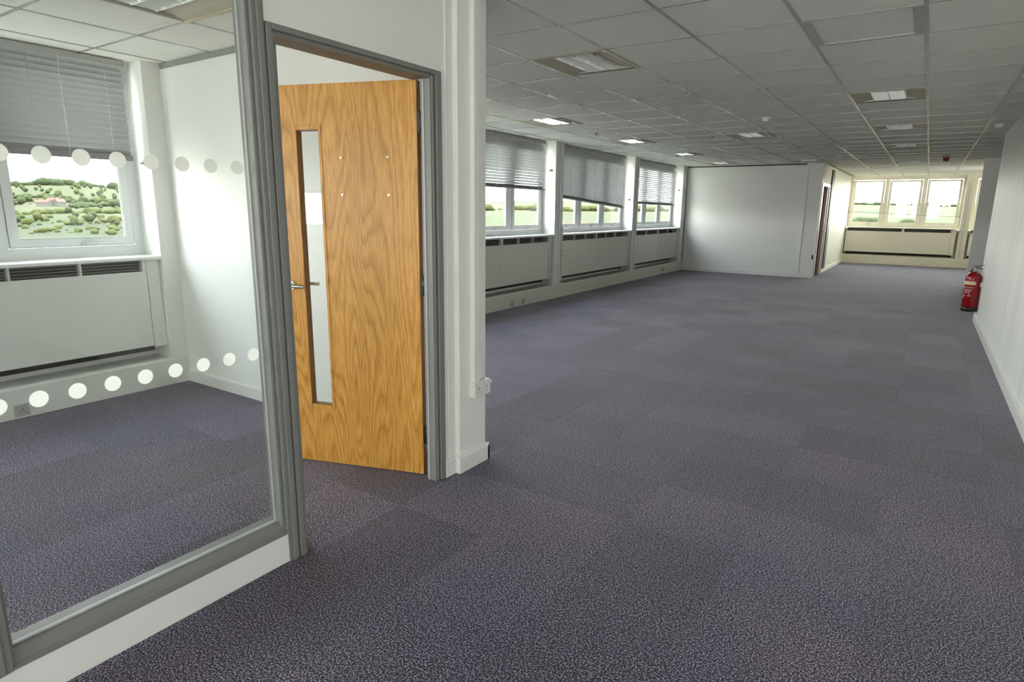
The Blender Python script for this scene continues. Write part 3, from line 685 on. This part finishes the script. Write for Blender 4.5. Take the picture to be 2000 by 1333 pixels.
# ------------------------------------------------------------------ landscape outside
def field_mat():
    m = bpy.data.materials.new('meadow_patchwork'); m.use_nodes = True; n = m.node_tree; b = n.nodes['Principled BSDF']; L = n.links.new
    g = n.nodes.new('ShaderNodeNewGeometry'); mp = n.nodes.new('ShaderNodeMapping'); mp.inputs['Scale'].default_value = (.006, .006, 0); L(g.outputs['Position'], mp.inputs[0])
    v = n.nodes.new('ShaderNodeTexVoronoi'); v.inputs['Scale'].default_value = 1; L(mp.outputs[0], v.inputs['Vector'])
    sp = n.nodes.new('ShaderNodeSeparateColor'); L(v.outputs['Color'], sp.inputs[0])
    r = n.nodes.new('ShaderNodeValToRGB'); e = r.color_ramp.elements
    e[0].position = 0; e[0].color = (.023, .030, .006, 1); e[1].position = 1; e[1].color = (.044, .033, .012, 1)
    for p, c in ((.3, (.030, .034, .007, 1)), (.55, (.040, .038, .008, 1)), (.75, (.020, .026, .008, 1))): k = e.new(p); k.color = c
    L(sp.outputs[0], r.inputs[0])
    x = n.nodes.new('ShaderNodeTexNoise'); x.inputs['Scale'].default_value = .05; x.inputs['Detail'].default_value = 8; L(g.outputs['Position'], x.inputs['Vector'])
    mx = n.nodes.new('ShaderNodeMix'); mx.data_type = 'RGBA'; mx.blend_type = 'MULTIPLY'; mx.inputs['Factor'].default_value = .6
    L(r.outputs[0], mx.inputs['A']); L(x.outputs['Color'], mx.inputs['B']); L(mx.outputs['Result'], b.inputs['Base Color'])
    b.inputs['Roughness'].default_value = .95; b.inputs['Specular IOR Level'].default_value = .1
    return m
def terrain_z(az, d):       # az: degrees from +Y towards -X, height relative to the eye
    r = 14 + 26*math.exp(-((az-69)/7)**2) + 6*math.sin(R(az*4))
    pts = [(0, -14), (160, -14), (330, -13.5), (600, -4.5), (900, 2), (1400, r), (1900, r*.6), (3000, -20)]
    for (a, za), (b, zb) in zip(pts, pts[1:]):
        if d <= b:
            k = (d-a)/(b-a); return za+(zb-za)*k + 1.2*mnoise.noise((az*.12, d*.006, 3))*min(1, d/300)
    return -20
def polar(az, d): return (-math.sin(R(az))*d, math.cos(R(az))*d, EYE+terrain_z(az, d))
AZ = [-60+k for k in range(192)]; DS = [12, 60, 120, 200, 260, 330, 400, 480, 560, 640, 720, 810, 900, 1000, 1120, 1250, 1340, 1400, 1460, 1550, 1900, 2400, 3000]
tm = MB(); v = [polar(a, d) for a in AZ for d in DS]; nd = len(DS)
tm.add(v, [(i*nd+j, i*nd+j+1, (i+1)*nd+j+1, (i+1)*nd+j) for i in range(len(AZ)-1) for j in range(nd-1)], True)
tag(obj('hills', tm, field_mat()), 'rolling green and straw coloured hills outside the windows', 'hills', kind='structure')
M['leaf1'] = mat('dull_green_foliage', (.020, .027, .010), .9, spec=.1, noise=.35, nscale=.4)
M['leaf2'] = mat('yellow_green_foliage', (.031, .034, .009), .9, spec=.1, noise=.35, nscale=.4)
M['trunk'] = mat('brown_bark', (.06, .045, .03), .9)
M['hwall'] = mat('pale_house_wall', (.055, .05, .042), .8)
M['hroof'] = mat('terracotta_roof', (.06, .019, .009), .8, noise=.2, nscale=.5)
M['hglass'] = mat('dark_window_pane', (.03, .035, .04), .2)
def blob(mb, c, r, h, seed, sub=3):
    bm = bmesh.new(); bmesh.ops.create_icosphere(bm, subdivisions=sub, radius=1)
    for w in bm.verts:
        k = 1+.30*mnoise.noise(w.co*1.7+Vector((seed, 0, 0)))+.16*mnoise.noise(w.co*5+Vector((0, seed, 0))); w.co = Vector((c[0]+w.co.x*r*k, c[1]+w.co.y*r*k, c[2]+h*.55+w.co.z*h*.5*k))
    bm.verts.index_update(); mb.add([w.co[:] for w in bm.verts], [[w.index for w in f.verts] for f in bm.faces], True); bm.free()
rng = random.Random(11)
crowns = []
for k in range(4):
    mb = MB(); blob(mb, (0, 0, 1.2), 3.6, 7.5, k*3.1); blob(mb, (1.8, .6, .6), 2.4, 5, k*5.3+1); crowns.append(mb.mesh('crown', 'leaf1' if k % 2 == 0 else 'leaf2'))
tk = MB().tube([(0, 0, -1.5), (0, 0, 3)], [.45, .28], 8).mesh('trunk', 'trunk')
lab = ['small dull green tree standing on the hillside beyond the office window', 'small yellow green tree standing on the hillside beyond the office window']
spots = []
while len(spots) < 84:
    az = rng.uniform(65.3, 73); d = rng.uniform(390, 1300)
    if 68.6 < az < 71.3 and 560 < d < 800: continue
    p = Vector(polar(az, d))
    if any((p-q).length < 17 for q in spots): continue
    spots.append(p); i = rng.randrange(4); t = thing('hillside_tree', lab[i % 2], 'tree', p, rng.uniform(0, 6), 'trees on the hillside')
    k = rng.uniform(.5, .9)*(.72 if d < 620 else 1); t.scale = (k*1.1, k*1.1, k)
    link('crown', crowns[i], t); link('trunk', tk, t)
def hedge(name, pts, r, h, m, label, step, sc=.02):
    mb = MB(); n = 0
    for (a0, d0), (a1, d1) in zip(pts, pts[1:]):
        p0, p1 = Vector(polar(a0, d0)), Vector(polar(a1, d1)); q = max(2, int((p1-p0).length/step))
        for k in range(q):
            az, d = a0+(a1-a0)*k/q, d0+(d1-d0)*k/q; c = polar(az, d*(1+rng.uniform(-sc, sc))); s = rng.uniform(.45, 1.3); n += 1
            blob(mb, (c[0], c[1], c[2]-h*.25), r*s, h*s, n*1.7, 2)
    return tag(obj(name, mb, m), label, 'trees', kind='stuff')
hedge('treeline', [(72.2, 1385), (69, 1400), (64, 1390)], 9, 13, 'leaf1', 'dark band of woodland along the hill crest beyond the office window', 9)
hedge('hedgerow', [(74, 520), (70.8, 545), (68, 570), (64, 520)], 3, 3.6, 'leaf2', 'hedge line below the red roofed houses on the hillside', 4)
hedge('hedgerow', [(68.6, 650), (66.5, 720), (64, 690)], 4, 5, 'leaf1', 'hedge line right of the red roofed houses on the hillside', 5)
hedge('hedgerow', [(74, 720), (71.6, 760)], 4, 5, 'leaf1', 'hedge line left of the red roofed houses on the hillside', 5)
hedge('hedgerow', [(73, 980), (70, 1000), (69, 900), (64, 960)], 5, 5, 'leaf1', 'hedge line above the red roofed houses on the hillside', 7)
hedge('scrub', [(75, 400), (70, 420), (66.5, 400), (63, 420)], 1.7, 2.4, 'leaf2', 'bushy scrub at the foot of the hillside', .9, .2)
hedge('scrub', [(75, 820), (70, 850), (66.5, 840), (63, 850)], 2.6, 3.2, 'leaf1', 'scattered bushes on the upper slope of the hillside', 3.5, .12)
hedge('woodland', [(40, 700), (34, 760), (28, 720), (18, 800)], 8, 8, 'leaf2', 'pale green woodland beyond the open plan windows', 12)
hedge('copse', [(6, 500), (3, 520), (.5, 500)], 6, 6, 'leaf1', 'dark copse below the ridge beyond the far windows', 8)
hedge('ridge_wood', [(7, 1390), (2, 1400), (-4, 1390)], 9, 7, 'leaf1', 'dark ridge woodland beyond the far windows', 12)
def house(az, d, w, dp, hh, rz, label):
    t = thing('farmhouse', label, 'house', polar(az, d), rz, 'houses on the hillside')
    obj('walls', B(-w/2, w/2, -dp/2, dp/2, -1.5, hh), 'hwall', t)
    obj('roof', MB().prof([(-dp/2-.4, hh-.1), (dp/2+.4, hh-.1), (0, hh+dp*.38)], 'x', -w/2-.3, w/2+.3), 'hroof', t)
    obj('chimney', B(w*.3, w*.3+.7, -.4, .4, hh, hh+dp*.38+1), 'hroof', t)
    for k in (-.3, 0, .3):
        f = obj('window', B(w*k-.6, w*k+.6, -dp/2-.06, -dp/2, 1.0, 2.3), 'hwall', t); obj('pane', B(w*k-.5, w*k+.5, -dp/2-.1, -dp/2-.06, 1.1, 2.2), 'hglass', f)
house(70.45, 690, 9, 6, 3.2, R(70+180), 'red roofed house on the hillside beside the gabled one')
house(69.75, 720, 9, 7, 4.4, R(40+180), 'red roofed house uphill behind the other two houses')
house(69.45, 690, 8, 7, 3.8, R(110+180), 'pale gabled house with red roof at the right of the three')
